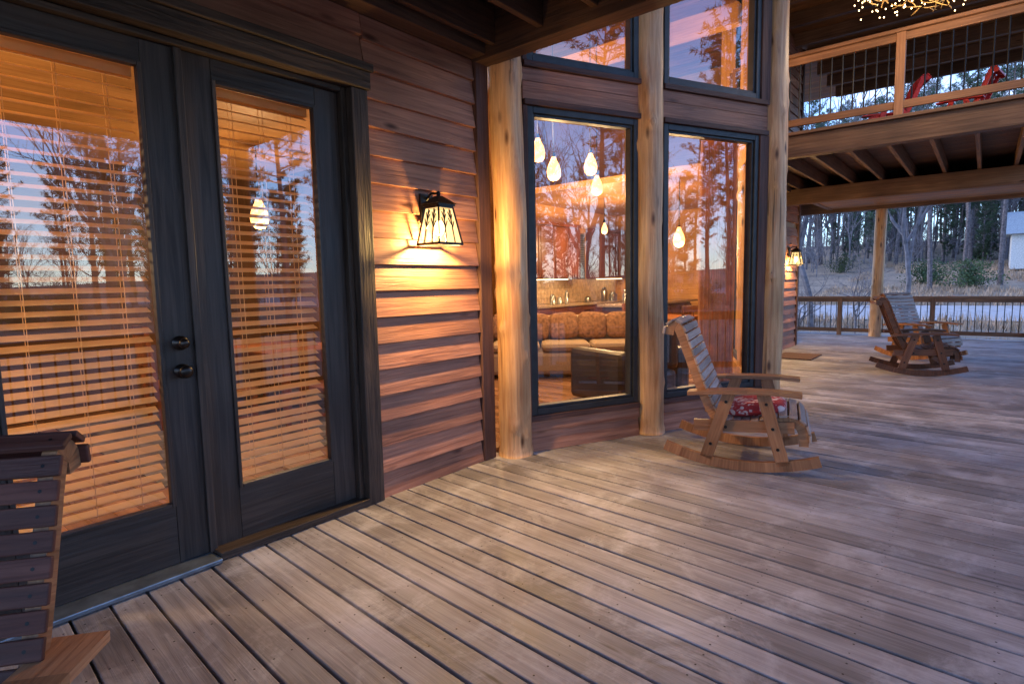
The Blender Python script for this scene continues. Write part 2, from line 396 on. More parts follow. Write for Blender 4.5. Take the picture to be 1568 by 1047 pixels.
while yy<8.5:
    xr=-2.84+(yy-3.44)*.463 if yy<6.0 else -1.65-(yy-6.0)*.463
    if xr-.1>-2.99: fl.box((-2.998,yy,-.02),(xr-.1,yy+.118,.03))
    yy+=.12
fl.obj('interior_floor',M_floor,house)
tr=MB()
tr.box((2.085,-.07,0),(2.20,.0,2.50),W); tr.box((.14,-.07,0),(.235,.0,2.50),W); tr.box((.10,-.085,2.502),(2.215,.0,2.60),W)
tr.box((.10,-.10,2.602),(2.23,.0,2.65),W)
tr.box((2.05,-.02,.02),(2.084,.12,2.499),W); tr.box((.236,-.02,.02),(.27,.12,2.499),W); tr.box((.27,-.02,2.47),(2.05,.12,2.499),W)
tr.obj('door_trim',M_trim,house,bevel=.006)
tr=MB()
tr.box((3.172,-.05,0),(3.30,.0,5.7),W); tr.box((12.5,-.05,0),(12.6,.0,5.7),W); tr.box((8.6,-.05,0),(8.658,.0,5.7),W)
tr.box((.125,-.05,.252),(1.215,0,.295),PW); tr.box((1.465,-.05,.252),(2.715,0,.295),PW)
for z in (2.69,2.967):
    tr.box((.125,-.055,z),(1.215,0,z+.043),PW); tr.box((1.465,-.055,z),(2.715,0,z+.043),PW)
tr.box((2.615,-.045,.297),(2.73,0,2.688),PW); tr.box((2.615,-.045,3.012),(2.73,0,5.6),PW)
tr.box((.118,-.04,.297),(.155,0,2.688),PW); tr.box((.118,-.04,3.012),(.155,0,5.6),PW)
tr.obj('wall_trim',M_trimr,house,bevel=.004)
gl=MB(); wf=MB()
def window(M,s0,s1,z0,z1,fw_=.05,gi=.03):
    for (o,a,dp) in ((0,fw_,-.03),(fw_,.022,-.012)):
        q0,q1,w0,w1=s0+o,s1-o,z0+o,z1-o
        wf.box((q0,dp,w0),(q0+a-.001,.06,w1),M); wf.box((q1-a+.001,dp,w0),(q1,.06,w1),M)
        wf.box((q0+a,dp,w0),(q1-a,.06,w0+a),M); wf.box((q0+a,dp,w1-a),(q1-a,.06,w1),M)
    o=fw_+.02
    P=[M@Vector(q) for q in ((s0+o,gi,z0+o),(s1-o,gi,z0+o),(s1-o,gi,z1-o),(s0+o,gi,z1-o))]
    gl.poly(P,[(0,1,2,3)])
window(PW,.157,1.205,.297,2.688); window(PW,1.475,2.612,.297,2.688)
window(PW,.157,1.205,3.012,5.3); window(PW,1.475,2.612,3.012,5.3)
for a,b in ((L3,A2),(A2,A3)):
    RW=frameM((a.x,a.y),(b-a)[:2]); LL=(b-a).length
    window(RW,.12,LL-.12,.28,2.688); window(RW,.12,LL-.12,3.01,5.3)
wf.obj('window_frames',M_win,house,bevel=.004)
dm=MB()
def leaf(s0,s1,gs0,gs1,D=(.02,.065)):
    a,b=D
    dm.box((s0,a,.03),(gs0,b,2.468),W); dm.box((gs1,a,.03),(s1,b,2.468),W)
    dm.box((gs0+.001,a,.03),(gs1-.001,b,.315),W); dm.box((gs0+.001,a,2.365),(gs1-.001,b,2.468),W)
    for q in (((gs0,.008,.315),(gs0+.018,.05,2.365)),((gs1-.018,.008,.315),(gs1,.05,2.365)),((gs0+.019,.008,.315),(gs1-.019,.05,.333)),((gs0+.019,.008,2.347),(gs1-.019,.05,2.365))):
        dm.box(q[0],q[1],W)
    P=[W@Vector(q) for q in ((gs0+.01,.035,.32),(gs1-.01,.035,.32),(gs1-.01,.035,2.36),(gs0+.01,.035,2.36))]
    gl.poly(P,[(0,1,2,3)])
leaf(.272,1.172,.43,1.03); leaf(1.19,2.048,1.335,1.90)
dm.box((1.165,.0,.03),(1.2,.018,2.468),W)
dm.box((10.25,.02,.03),(10.38,.065,2.3),W); dm.box((11.02,.02,.03),(11.15,.065,2.3),W); dm.box((10.38,.02,.03),(11.02,.065,.3),W); dm.box((10.38,.02,2.15),(11.02,.065,2.3),W)
gl.poly([W@Vector(q) for q in ((10.38,.04,.3),(11.02,.04,.3),(11.02,.04,2.15),(10.38,.04,2.15))],[(0,1,2,3)])
dm.obj('french_door_leaves',M_door,house,bevel=.003)
dt=MB(); dt.box((10.15,-.06,0),(10.25,0,2.3),W); dt.box((11.15,-.06,0),(11.25,0,2.3),W); dt.box((10.15,-.06,2.302),(11.25,0,2.4),W); dt.obj('far_door_trim',M_trim,house)
gl.obj('window_glass',M_glass,house)
th_=MB(); th_.box((.2,-.10,.004),(1.18,.12,.028),W); th_.obj('threshold',M_alum,house,bevel=.006)
th_=MB(); th_.box((1.181,-.075,.004),(2.085,.12,.045),W); th_.obj('door_sill',M_trim,house,bevel=.006)
kb=MB()
for z,r_ in ((1.10,.024),(.965,.031)):
    c=W@Vector((1.10,.012,z))
    kb.tube([c,c+Vector((.018,0,0))],.034,20); kb.tube([c,c+Vector((.05,0,0))],.011,10)
    kb.ellip(c+Vector((.055,0,0)),(.02,r_,r_),2,10)
kb.obj('door_knobs',M_bronze,house,smooth=True)
bl=MB(); cd=MB()
for s0,s1 in ((.45,1.01),(1.355,1.88)):
    z=.36
    while z<2.31:
        Mt=W@Matrix.Translation((0,.10,z))@Matrix.Rotation(math.radians(24+U(-2,2)),4,'X')@Matrix.Rotation(U(-.003,.003),4,'Y')
        bl.box((s0,-.025,-.0014),(s1,.025,.0014),Mt); z+=.0475
    bl.box((s0,.075,2.31),(s1,.125,2.355),W)
    for c in (s0+.1,(s0+s1)/2,s1-.1):
        for q in (.077,.123): cd.box((c-.0012,q,.34),(c+.0012,q+.002,2.31),W)
bl.obj('window_blinds',M_blind,house); cd.obj('blind_cords',M_blind,house)

# ------------------------------------------------------------------ balcony over doors, beams
bc=MB()
bc.box((-2.98,3.17,2.93),(DX+.05,3.31,3.25))
x=-2.75
while x<DX: bc.box((x,-3.5,3.0),(x+.045,3.168,3.24)); x+=.41
bc.box((-2.944,-3.5,2.952),(-2.80,3.168,3.20))
bc.box((DX-.1,-3.5,2.93),(DX+.05,3.168,3.25))
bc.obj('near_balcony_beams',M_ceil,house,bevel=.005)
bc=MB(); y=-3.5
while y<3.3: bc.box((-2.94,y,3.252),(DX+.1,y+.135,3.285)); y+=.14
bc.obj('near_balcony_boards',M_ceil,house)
b2=MB(); BY=8.12
b2.box((-2.9,BY,2.88),(DX+.1,BY+.14,3.14))
b2.obj('balcony_front_beam',M_beam,house,bevel=.006)
b2=MB(); x=-2.7
while x<DX: b2.box((x,BY+.143,2.93),(x+.045,15.1,3.12)); x+=.42
b2.box((-2.9,BY+.143,2.88),(-2.80,15.1,3.12))
b2.obj('balcony_joists',M_beam,house,bevel=.004)
b2=MB(); y=BY-.06
while y<15.4: b2.box((-2.93 if y<12.6 else -7.8,y,3.143),(DX+.12,y+.135,3.178)); y+=.14
b2.obj('balcony_boards',M_beam,house)
b2=MB(); b2.box((-2.9,11.4,2.66),(DX+.1,11.54,2.928)); b2.box((-7.8,15.1,2.82),(DX+.1,15.3,3.10)); b2.box((-7.8,13.4,2.90),(-2.95,13.5,3.1))
b2.obj('balcony_cross_beams',M_beam,house,bevel=.006)
b2=MB(); y=11.56
while y<15.05: b2.box((-2.9,y,2.895),(DX,y+.115,2.925)); y+=.12
b2.obj('soffit_planks',M_soffit,house)
railing(house,(-2.75,BY+.02,0),(DX,BY+.02,0),3.18,.93,post=1.75,name='balcony_rail')
railing(house,(DX,BY+.15,0),(DX,15.2,0),3.18,.93,post=1.9,name='balcony_side_rail')
railing(house,(-7,15.2,0),(DX-.1,15.2,0),3.18,.93,post=1.9,name='balcony_end_rail')
rf=MB(); y=-4.5
while y<16.4: rf.box((-9.6,y,5.78),(1.5,y+.135,5.81)); y+=.14
rf.obj('roof_soffit_planks',M_soffit,house)
rf=MB(); rf.box((-9.7,-4.6,5.815),(1.6,16.5,6.0)); rf.obj('roof',M_ceil,house)
rf=MB()
for y in [3.3+i*.95 for i in range(14)]: rf.box((-2.94,y,5.55),(1.5,y+.1,5.775))
rf.box((DX-.15,-4.4,5.32),(DX+.02,16.2,5.548)); rf.box((-2.94,BY-.1,5.2),(DX+.02,BY+.05,5.549))
rf.obj('rafters',M_beam,house,bevel=.005)

# ------------------------------------------------------------------ wall lanterns
def lantern(loc):
    e=empty('wall_lantern',loc)
    k=MB()
    k.box((0,-.055,-.02),(.018,.055,.17)); k.tube([(.01,0,.13),(.06,0,.17),(.12,0,.165),(.13,0,.13)],.009,8)
    cx=.13; zt,zb=.08,-.17; rt,rb=.062,.105
    k.box((cx-.075,-.075,zt),(cx+.075,.075,zt+.012))
    k.poly([(cx-.085,-.085,zt+.012),(cx+.085,-.085,zt+.012),(cx+.085,.085,zt+.012),(cx-.085,.085,zt+.012),(cx-.02,-.02,zt+.065),(cx+.02,-.02,zt+.065),(cx+.02,.02,zt+.065),(cx-.02,.02,zt+.065)],
        [(0,3,2,1),(4,5,6,7),(0,1,5,4),(1,2,6,5),(2,3,7,6),(3,0,4,7)])
    k.ellip((cx,0,zt+.08),(.014,.014,.02),2,6)
    g=MB()
    cs=[(-1,-1),(1,-1),(1,1),(-1,1)]
    for i in range(4):
        a,b=cs[i],cs[(i+1)%4]
        pt=lambda u,v:(cx+(a[0]*(1-u)+b[0]*u)*(rb+(rt-rb)*v),(a[1]*(1-u)+b[1]*u)*(rb+(rt-rb)*v),zb+(zt-zb)*v)
        k.beam(pt(0,0),pt(0,1),.012,.012)
        k.beam(pt(0,0.02),pt(1,0.02),.012,.016); k.beam(pt(0,.97),pt(1,.97),.012,.016)
        for u0 in (.3,.68):
            k.beam(pt(u0,.0),pt(u0+.02,.92),.008,.008)
            for (v0,du,dv) in ((.4,.16,.2),(.48,-.15,.2),(.6,.13,.18),(.66,-.12,.18),(.74,.10,.14)):
                k.beam(pt(u0,v0),pt(u0+du,v0+dv),.006,.006)
        g.poly([pt(.02,.02),pt(.98,.02),pt(.98,.98),pt(.02,.98)],[(0,1,2,3)])
    k.obj('frame',M_black,e); g.obj('panes',M_frost,e)
    bb=MB(); bb.ellip((cx,0,-.06),(.03,.03,.05),2,10); bb.obj('bulb',M_bulb,e,smooth=True)
    return e
for loc in ((-2.918,2.66,1.78),(-2.918,11.85,1.76),(-2.918,9.8,1.76)):
    e=lantern(loc)
    light('lantern_light',(.13,0,-.125),115 if loc[1]<5 else 70,(1,.62,.20),.02,e)

# ------------------------------------------------------------------ rocking chairs
def cat(P,n=8):
    out=[]
    for i in range(len(P)-1):
        p0=P[max(i-1,0)];p1=P[i];p2=P[i+1];p3=P[min(i+2,len(P)-1)]
        for k in range(n):
            t=k/n
            out.append(tuple(.5*((2*p1[j])+(-p0[j]+p2[j])*t+(2*p0[j]-5*p1[j]+4*p2[j]-p3[j])*t*t+(-p0[j]+3*p1[j]-3*p2[j]+p3[j])*t**3) for j in (0,1)))
    out.append(P[-1]); return out
PROF=[(-.575,.955),(-.565,1.01),(-.52,1.045),(-.47,1.03),(-.435,.965),(-.39,.84),(-.32,.65),(-.24,.46),(-.18,.365),(-.09,.33),(.04,.345),(.18,.385),(.28,.395),(.35,.36),(.385,.29),(.39,.20)]
def rocker(name,loc,ang,mw,ms,cushion=False,sc=1.):
    e=empty(name,loc,ang); e.scale=(sc,sc,sc)
    c=cat(PROF,8)
    f=MB(); s=MB()
    W2=.30
    for y in (-W2,W2-.035): f.ribbon(c,.06,y,y+.035)
    f.ribbon(c,.05,-.017,.017)
    acc=0; nxt=.03; k=MB()
    for i in range(1,len(c)):
        a=Vector((c[i-1][0],0,c[i-1][1]));b=Vector((c[i][0],0,c[i][1])); L=(b-a).length
        while acc+L>nxt:
            t=(nxt-acc)/L; q=a+(b-a)*t; dd=(b-a).normalized(); n=Vector((-dd.z,0,dd.x))
            Mx=Matrix(((dd.x,0,n.x,q.x),(0,1,0,0),(dd.z,0,n.z,q.z),(0,0,0,1)))
            s.box((-.0265,-W2-.02,.001),(.0265,W2+.02,.018),Mx); nxt+=.0615
            for yy in (-W2+.018,0,W2-.018):
                h=6; k.poly([Mx@Vector((.005*math.cos(6.283*j/h),yy+.005*math.sin(6.283*j/h),.0188)) for j in range(h)],[tuple(range(h))])
        acc+=L
    for sy in (-1,1):
        y=sy*(W2+.045)
        rp=[]
        for i in range(19):
            x=-.55+1.0*i/18; rp.append((x,.072+ .36*(x+.03)**2))
        f.ribbon(rp,.07,y-.018,y+.018)
        f.beam((.10,y,.555),(.235,y,.07),.036,.085,up=(1,0,0)); f.beam((-.12,y,.555),(-.27,y,.075),.036,.085,up=(1,0,0))
        f.beam((-.36,sy*(W2+.018),.30),(.30,sy*(W2+.018),.33),.03,.08)
        arm=[(-.40,.555),(-.2,.575),(0,.585),(.2,.585),(.34,.575)]
        f.ribbon(arm,.026,y-.065,y+.065)
    f.beam((.2,-W2-.03,.2),(.2,W2+.03,.2),.03,.07); f.beam((-.22,-W2-.03,.2),(-.22,W2+.03,.2),.03,.07)
    f.obj('frame',mw,e,bevel=.004); s.obj('slats',ms,e,bevel=.004)
    for (x,z) in ((.12,.49),(-.14,.49),(.2,.18),(-.24,.18),(-.14,.31),(.165,.32)):
        for sy in (-1,1): k.tube([(x,sy*(W2+.06),z),(x,sy*(W2+.068),z)],.011,10)
    k.obj('bolts',M_black,e)
    if cushion:
        q=MB(); q.ellip((.03,0,.405),(.22,.23,.055),4,18,Matrix.Rotation(-.12,3,'Y')); q.obj('cushion',M_cush,e,smooth=True)
    return e
rocker('rocking_chair',(-1.33,4.42,.0),math.radians(14),M_chair,M_slat,True)
rocker('rocking_chair',(-.66,9.75,.0),math.radians(14),M_chaird,M_chaird)
rocker('rocking_chair',(-.75,11.5,.0),math.radians(-30),M_chair,M_slat)
rocker('rocking_chair',(-1.565,-.14,-.0),math.atan2(-.61,.79),M_chair,M_slatd,sc=.94)
rocker('red_deck_chair',(-1.15,9.5,3.18),math.radians(200),M_red,M_red,sc=.72); rocker('red_deck_chair',(-.35,9.7,3.18),math.radians(170),M_red,M_red,sc=.66)
dmq=MB(); dmq.box((-2.75,10.3,.004),(-2.15,11.1,.02)); dmq.obj('doormat',M_mat,None,bevel=.004)

# ------------------------------------------------------------------ chandelier (porch)
ch=empty('antler_chandelier',(-.56,7.1,4.17))
k=MB(); bb=MB(); rnd=random.Random(3)
k.tube([(0,0,.2),(0,0,1.4)],.012,8)
for i in range(260):
    a=rnd.uniform(0,6.28); r=.62*math.sqrt(rnd.random()); z=rnd.uniform(-.1,.25)
    p0=Vector((r*math.cos(a),r*math.sin(a),z)); pts=[p0]; dr_=Vector((rnd.uniform(-1,1),rnd.uniform(-1,1),rnd.uniform(-.6,.6))).normalized()
    for j in range(4):
        dr_=(dr_+Vector((rnd.uniform(-.5,.5),rnd.uniform(-.5,.5),rnd.uniform(-.1,.3)))).normalized(); pts.append(pts[-1]+dr_*.035)
    k.tube(pts,[.006,.0055,.005,.003,.0015],5)
for i in range(260):
    a=rnd.uniform(0,6.28); r=.66*math.sqrt(rnd.random()); bb.ellip((r*math.cos(a),r*math.sin(a),rnd.uniform(-.14,.2)),(.0065,.0065,.009),2,3)
k.obj('antlers',M_gold,ch,smooth=True); bb.obj('bulbs',M_tiny,ch)
light('chandelier_light',(0,0,-.25),50,(1,.72,.42),.3,ch)

# ------------------------------------------------------------------ interior
def pendant(x,y,z,top=5.7,r=.07,e=30):
    p_=empty('pendant_lamp',(x,y,z)); k=MB(); k.tube([(0,0,.12),(0,0,top-z)],.005,6); k.tube([(0,0,.1),(0,0,.17)],[.03,.018],10); k.obj('cord',M_black,p_)
    g=MB(); prof=[(.018,.11),(.03,.07),(.055,.02),(.07,-.04),(.062,-.09),(.035,-.12),(.001,-.128)]
    g.tube([(0,0,q[1]*r/.07) for q in prof],[q[0]*r/.07 for q in prof],16); g.obj('globe',M_pend,p_,smooth=True)
    if e: light('pendant_light',(0,0,-.28),e,(1,.64,.30),.1,p_)
for i,q in enumerate(((-4.18,5.63,2.93),(-4.04,5.75,2.71),(-3.96,6.45,2.85),(-4.32,7.2,2.72))): pendant(*q,r=.085,e=(0,130,0,150)[i])
pendant(-5.6,6.2,3.9,5.7,.12,300)  # added high lamp, brightens the upper walls and ceiling
pendant(-3.7,8.6,2.02,2.9,.09,130)
pendant(-5.6,2.9,2.1,2.75,.09,90); pendant(-3.9,-.3,2.0,2.75,.09,135)  # both added as fill lamps; the second, out of view, lights the blinds
pendant(-5.6,9.6,2.35,2.9,.06,130)  # added fill lamp to brighten the kitchen cabinets
def sofa(name,loc,ang,w,mat,pm,np=4):
    e=empty(name,loc,ang); s=MB()
    s.box((-.45,-w/2,.08),(.45,w/2,.40)); s.box((-.48,-w/2,.40),(-.24,w/2,.86)); 
    s.box((-.45,-w/2-.2,.05),(.45,-w/2,.62)); s.box((-.45,w/2,.05),(.45,w/2+.2,.62))
    n=3 if w>1.2 else 1
    for i in range(n):
        a=-w/2+w*i/n; s.box((-.24,a+.01,.402),(.47,a+w/n-.01,.52))
    s.obj('body',mat,e,bevel=.06)
    p_=MB()
    for i in range(np):
        y=-w/2+w*(i+.5)/np
        Mx=Matrix.Rotation(math.radians(70+6*R()),3,'Y')@Matrix.Rotation(U(-.2,.2),3,'Z')
        p_.ellip((-.12,y,.72),(.2,.22,.08),4,12,Mx)
    if np: p_.obj('pillows',pm,e,smooth=True)
    k=MB()
    for x in (-.4,.4):
        for y in (-w/2,w/2): k.box((x-.03,y-.03,.03),(x+.03,y+.03,.08))
    k.obj('feet',M_furn,e)
sofa('sofa',(-4.7,6.9,.0),math.radians(-52),2.1,M_couch,M_pill,5)
sofa('armchair',(-3.05,5.75,.0),math.radians(160),.60,M_leather,M_pill,0)
kc=empty('kitchen_cabinets'); k=MB()
def cabdoor(y0,y1,z0,z1,x):
    k.box((x,y0,z0),(x+.02,y1,z1)); a=.055
    for q in (((y0,z0),(y0+a,z1)),((y1-a,z0),(y1,z1)),((y0+a,z0),(y1-a,z0+a)),((y0+a,z1-a),(y1-a,z1))):
        k.box((x+.021,q[0][0]+.002,q[0][1]+.002),(x+.034,q[1][0]-.002,q[1][1]-.002))
for y0,y1 in ((8.4,10.25),(11.05,12.4)):
    k.box((-6.92,y0,1.42),(-6.58,y1,2.45)); n=round((y1-y0)/.46)
    for i in range(n): cabdoor(y0+(y1-y0)*i/n+.008,y0+(y1-y0)*(i+1)/n-.008,1.44,2.43,-6.579)
    k.box((-6.92,y0,2.452),(-6.53,y1,2.52))
k.box((-6.92,8.4,.03),(-6.32,12.4,.88))
for i in range(8): cabdoor(8.4+.5*i+.008,8.9+.5*i-.008,.12,.84,-6.319)
k.box((-5.3,9.0,.03),(-4.9,12.0,.90))
for i in range(6): cabdoor(9+.5*i+.008,9.5+.5*i-.008,.1,.86,-4.899)
k.obj('cabinets',M_cab,kc,bevel=.003)
k=MB(); k.box((-6.92,8.4,.882),(-6.28,12.42,.92)); k.box((-5.35,8.9,.903),(-4.75,12.1,.945)); k.obj('counters',M_granite,kc,bevel=.004)
k=MB()
y=8.4
while y<12.35:
    z=.925
    while z<1.4: k.box((-6.925,y+.003,z),(-6.905,y+.1,z+.1)); z+=.104
    y+=.104
k.obj('backsplash',M_tile,kc)
k=MB(); k.box((-6.93,10.33,1.42),(-6.90,10.97,2.4)); k.obj('kitchen_window',M_win,kc)
k=MB(); z=1.46
while z<2.36: k.box((-6.898,10.37,z),(-6.88,10.93,z+.03)); z+=.05
k.obj('window_shade',M_steel,kc)
k=MB()
for (y,h,r_) in ((9.3,.2,.06),(9.55,.14,.05),(9.8,.26,.04),(10.6,.12,.07),(11.3,.3,.07),(11.7,.18,.09)):
    k.tube([(-6.6,y,.925),(-6.6,y,.925+h*.7),(-6.6,y,.925+h)],[r_,r_*1.1,r_*.5],12)
for y in (9.4,9.9,10.9): k.tube([(-5.05,y,.95),(-5.05,y,1.08),(-5.05,y,1.2)],[.05,.06,.025],12)
k.obj('countertop_items',M_steel,kc,smooth=True)
u_=MB(); u_.box((-6.8,8.8,1.405),(-6.7,10,1.418)); u_.box((-6.8,11.3,1.405),(-6.7,12.3,1.418)); u_.obj('under_cabinet_strip',M_tiny,kc)
def dchair(loc,ang):
    e=empty('dining_chair',loc,ang); k=MB()
    k.box((-.21,-.22,.44),(.22,.22,.47))
    for x,y,h in ((.19,-.19,.44),(.19,.19,.44)): k.box((x-.02,y-.02,.03),(x+.02,y+.02,h))
    for y in (-.19,.19): k.beam((-.18,y,.03),(-.27,y,1.02),.035,.04,up=(1,0,0))
    for z,x in ((.98,-.265),(.60,-.235)): k.box((x-.012,-.2,z-.04),(x+.012,.2,z+.04))
    for i in range(5): k.beam((-.235,-.12+.06*i,.62),(-.265,-.12+.06*i,.95),.012,.03,up=(1,0,0))
    k.box((-.18,-.19,.2),(.18,-.17,.23)); k.box((-.18,.17,.2),(.18,.19,.23))
    k.obj('frame',M_furn,e,bevel=.003)
def dtable(loc,ang,w=1.6,dp=.9):
    e=empty('dining_table',loc,ang); k=MB()
    k.box((-w/2,-dp/2,.72),(w/2,dp/2,.76)); k.box((-w/2+.08,-dp/2+.08,.63),(w/2-.08,dp/2-.08,.718))
    for x in (-1,1):
        for y in (-1,1): k.tube([(x*(w/2-.12),y*(dp/2-.12),.03),(x*(w/2-.12),y*(dp/2-.12),.3),(x*(w/2-.12),y*(dp/2-.12),.63)],[.025,.045,.04],10)
    k.obj('table',M_furn,e,bevel=.004)
dtable((-5.7,3.0,0),.1); 
for q in ((-5.2,2.25,1.6),(-6.1,2.2,1.5),(-5.3,3.7,-1.6),(-4.65,3.0,3.2),(-6.8,3.,0)): dchair((q[0],q[1],0),q[2])
dtable((-4.0,9.0,0),1.57,1.2,.7)
for q in ((-3.55,8.7,3.14),(-3.5,9.35,3.14),(-4.0,8.0,1.57),(-2.75,7.0,-1.2)): dchair((q[0],q[1],0),q[2])
k=MB(); k.box((-7.2,1.4,.034),(-4.2,4.4,.042)); k.obj('area_rug',M_rug)
k=MB(); n=70; pts=[]
for i in range(n+1):
    s_=2.16+.42*i/n; yv=.22+.035*math.sin(i*1.15)+.01*math.sin(i*.37)
    for z in (.06,1.2,2.66): pts.append(PW@Vector((s_,yv*(1 if z>2 else 1.05),z)))
k.poly(pts,[(3*i+j,3*i+3+j,3*i+4+j,3*i+1+j) for i in range(n) for j in (0,1)])
k.obj('window_curtain',M_curt,None,smooth=True)

# ------------------------------------------------------------------ terrain
def tz(x,y):
    h=-.75
    if y>50: h+=min(.10*(y-50),9)
    d_=math.hypot(x,y)
    if d_>22: h+=.25*noise.noise(Vector((x*.05,y*.05,0)))*min(1,(d_-22)/10)
    return h
ax=[-900,-600,-400,-250,-180,-140]+[-110+5*i for i in range(50)]+[160,200,260,400,600,900]
V=[(x,y,tz(x,y)) for y in ax for x in ax]; n=len(ax)
me=bpy.data.meshes.new('ground'); me.from_pydata(V,[],[(j*n+i,j*n+i+1,(j+1)*n+i+1,(j+1)*n+i) for j in range(n-1) for i in range(n-1)])
m,nt,b=nm('leaf_litter_ground'); tc=N(nt,'ShaderNodeTexCoord'); n1=N(nt,'ShaderNodeTexNoise',Scale=.25,Detail=9.,Roughness=.7); nt.links.new(tc.outputs['Object'],n1.inputs[0])
n2=N(nt,'ShaderNodeTexNoise',Scale=6.,Detail=6.); nt.links.new(tc.outputs['Object'],n2.inputs[0])
r=ramp(nt,[(.35,(.16,.12,.09)),(.5,(.29,.22,.16)),(.65,(.38,.29,.21))]); nt.links.new(n1.outputs[0],r.inputs[0])
r2=ramp(nt,[(.3,.6),(.7,1.3)]); nt.links.new(n2.outputs[0],r2.inputs[0])
nt.links.new(mixc(nt,1.,r.outputs[0],r2.outputs[0],'MULTIPLY'),b.inputs['Base Color']); b.inputs['Roughness'].default_value=.95
me.materials.append(m); me.shade_smooth(); g=bpy.data.objects.new('ground',me); COL.objects.link(g)
M_gravel=plain('pale_gravel',(.45,.42,.42),.9,0,3,.3,.5)
V=[];F=[]
for i in range(121):
    x=-120+2.*i; c=40+2*math.sin(x*.03)+.04*x
    for k_ in range(7): y=c-9+3*k_; V.append((x,y,tz(x,y)+.03))
for i in range(120):
    for k_ in range(6): F.append((i*7+k_,i*7+7+k_,i*7+8+k_,i*7+1+k_))
me=bpy.data.meshes.new('gravel_road'); me.from_pydata(V,[],F); me.materials.append(M_gravel); me.shade_smooth(); COL.objects.link(bpy.data.objects.new('gravel_road',me))
k=MB(); rg=random.Random(5)
for i in range(12000):
    y=rg.uniform(18,85); x=rg.uniform(-14,16)+.05*y
    cc=40+2*math.sin(x*.03)+.04*x
    if abs(y-cc)<9 : continue
    if noise.noise(Vector((x*.2,y*.15,3)))<-.1: continue
    z=tz(x,y)-.03
    for j in range(4):
        a=rg.uniform(0,6.28); h=rg.uniform(.2,.6); w=.03; dx,dy=math.cos(a),math.sin(a); px,py=x+rg.uniform(-.25,.25),y+rg.uniform(-.25,.25)
        k.poly([(px-dy*w,py+dx*w,z),(px+dy*w,py-dx*w,z),(px+dx*h*.35,py+dy*h*.35,z+h)],[(0,1,2)],None,.5)
k.obj('dry_grass',M_grass)

# ------------------------------------------------------------------ trees
def pine_mesh(seed,H,cb_=.38):
    rn=random.Random(seed); t=MB(); l=MB()
    lean=rn.uniform(-.02,.02); pts=[(lean*z*1.+.1*math.sin(z*.3+seed),.1*math.cos(z*.25+seed),z) for z in [H*i/14 for i in range(15)]]
    rad=[max(.015,.17*(H/16)*(1-i/14.3)**.8) for i in range(15)]; t.tube(pts,rad,8)
    nb=int(H*4.4) if H>10 else int(H*8)
    for i in range(nb):
        h=H*(cb_+(1-cb_)*((i+rn.random())/nb)); f=(h/H-cb_)/(1-cb_)
        ln=(.5+2.6*math.sin(math.pi*min(1,(.18+.82*(1-f))))**.8*(1-f*.55))*rn.uniform(.55,1.15)*(max(H,9)/16)
        if rn.random()<.12: continue
        a=rn.uniform(0,6.28); el=rn.uniform(-.1,.45)+f*.5
        j=h/H*14; i0=min(13,int(j)); q=Vector(pts[i0]).lerp(Vector(pts[i0+1]),j-i0)
        P=[q]; dv=Vector((math.cos(a)*math.cos(el),math.sin(a)*math.cos(el),math.sin(el)))
        for s_ in range(4): dv=(dv+Vector((rn.uniform(-.2,.2),rn.uniform(-.2,.2),.08))).normalized(); P.append(P[-1]+dv*ln/4)
        t.tube(P,[.035,.028,.02,.013,.006],4,False)
        for s_ in range(int(6+ln*4)):
            u=rn.uniform(.35,1.02)*4; k0=min(3,int(u)); c=P[k0].lerp(P[k0+1],u-k0)+Vector((rn.gauss(0,.16),rn.gauss(0,.16),rn.gauss(0,.1)))*ln*.45
            for w_ in range(9):
                dd=Vector((rn.gauss(0,1),rn.gauss(0,1),rn.gauss(.35,.8))).normalized(); sd_=dd.orthogonal().normalized()*.022; L_=rn.uniform(.2,.38)
                l.poly([c-sd_,c+sd_,c+dd*L_],[(0,1,2)],None,.5)
    return t,l
def bare_mesh(seed,H,dep=5,spread=.55):
    rn=random.Random(seed); t=MB()
    def br(p_,d_,L_,r_,dp):
        pts=[p_]; dd=d_
        for s_ in range(4):
            dd=(dd+Vector((rn.gauss(0,.12),rn.gauss(0,.12),.05))).normalized(); pts.append(pts[-1]+dd*L_/4)
        t.tube(pts,[r_,r_*.9,r_*.8,r_*.7,r_*.55],6 if dp>3 else 3,False)
        if dp==0: return
        for k_ in range(rn.choice((2,3,3)) if dp<dep else 6):
            u=rn.uniform(.35,1.)*4; k0=min(3,int(u)); q=pts[k0].lerp(pts[k0+1],u-k0)
            nd=(dd+Vector((rn.gauss(0,spread),rn.gauss(0,spread),rn.gauss(.1,.3)))).normalized()
            br(q,nd,L_*rn.uniform(.55,.8),r_*.55,dp-1)
    br(Vector((0,0,-.2)),Vector((0,0,1)),H*.5,.11*H/9,dep)
    return t
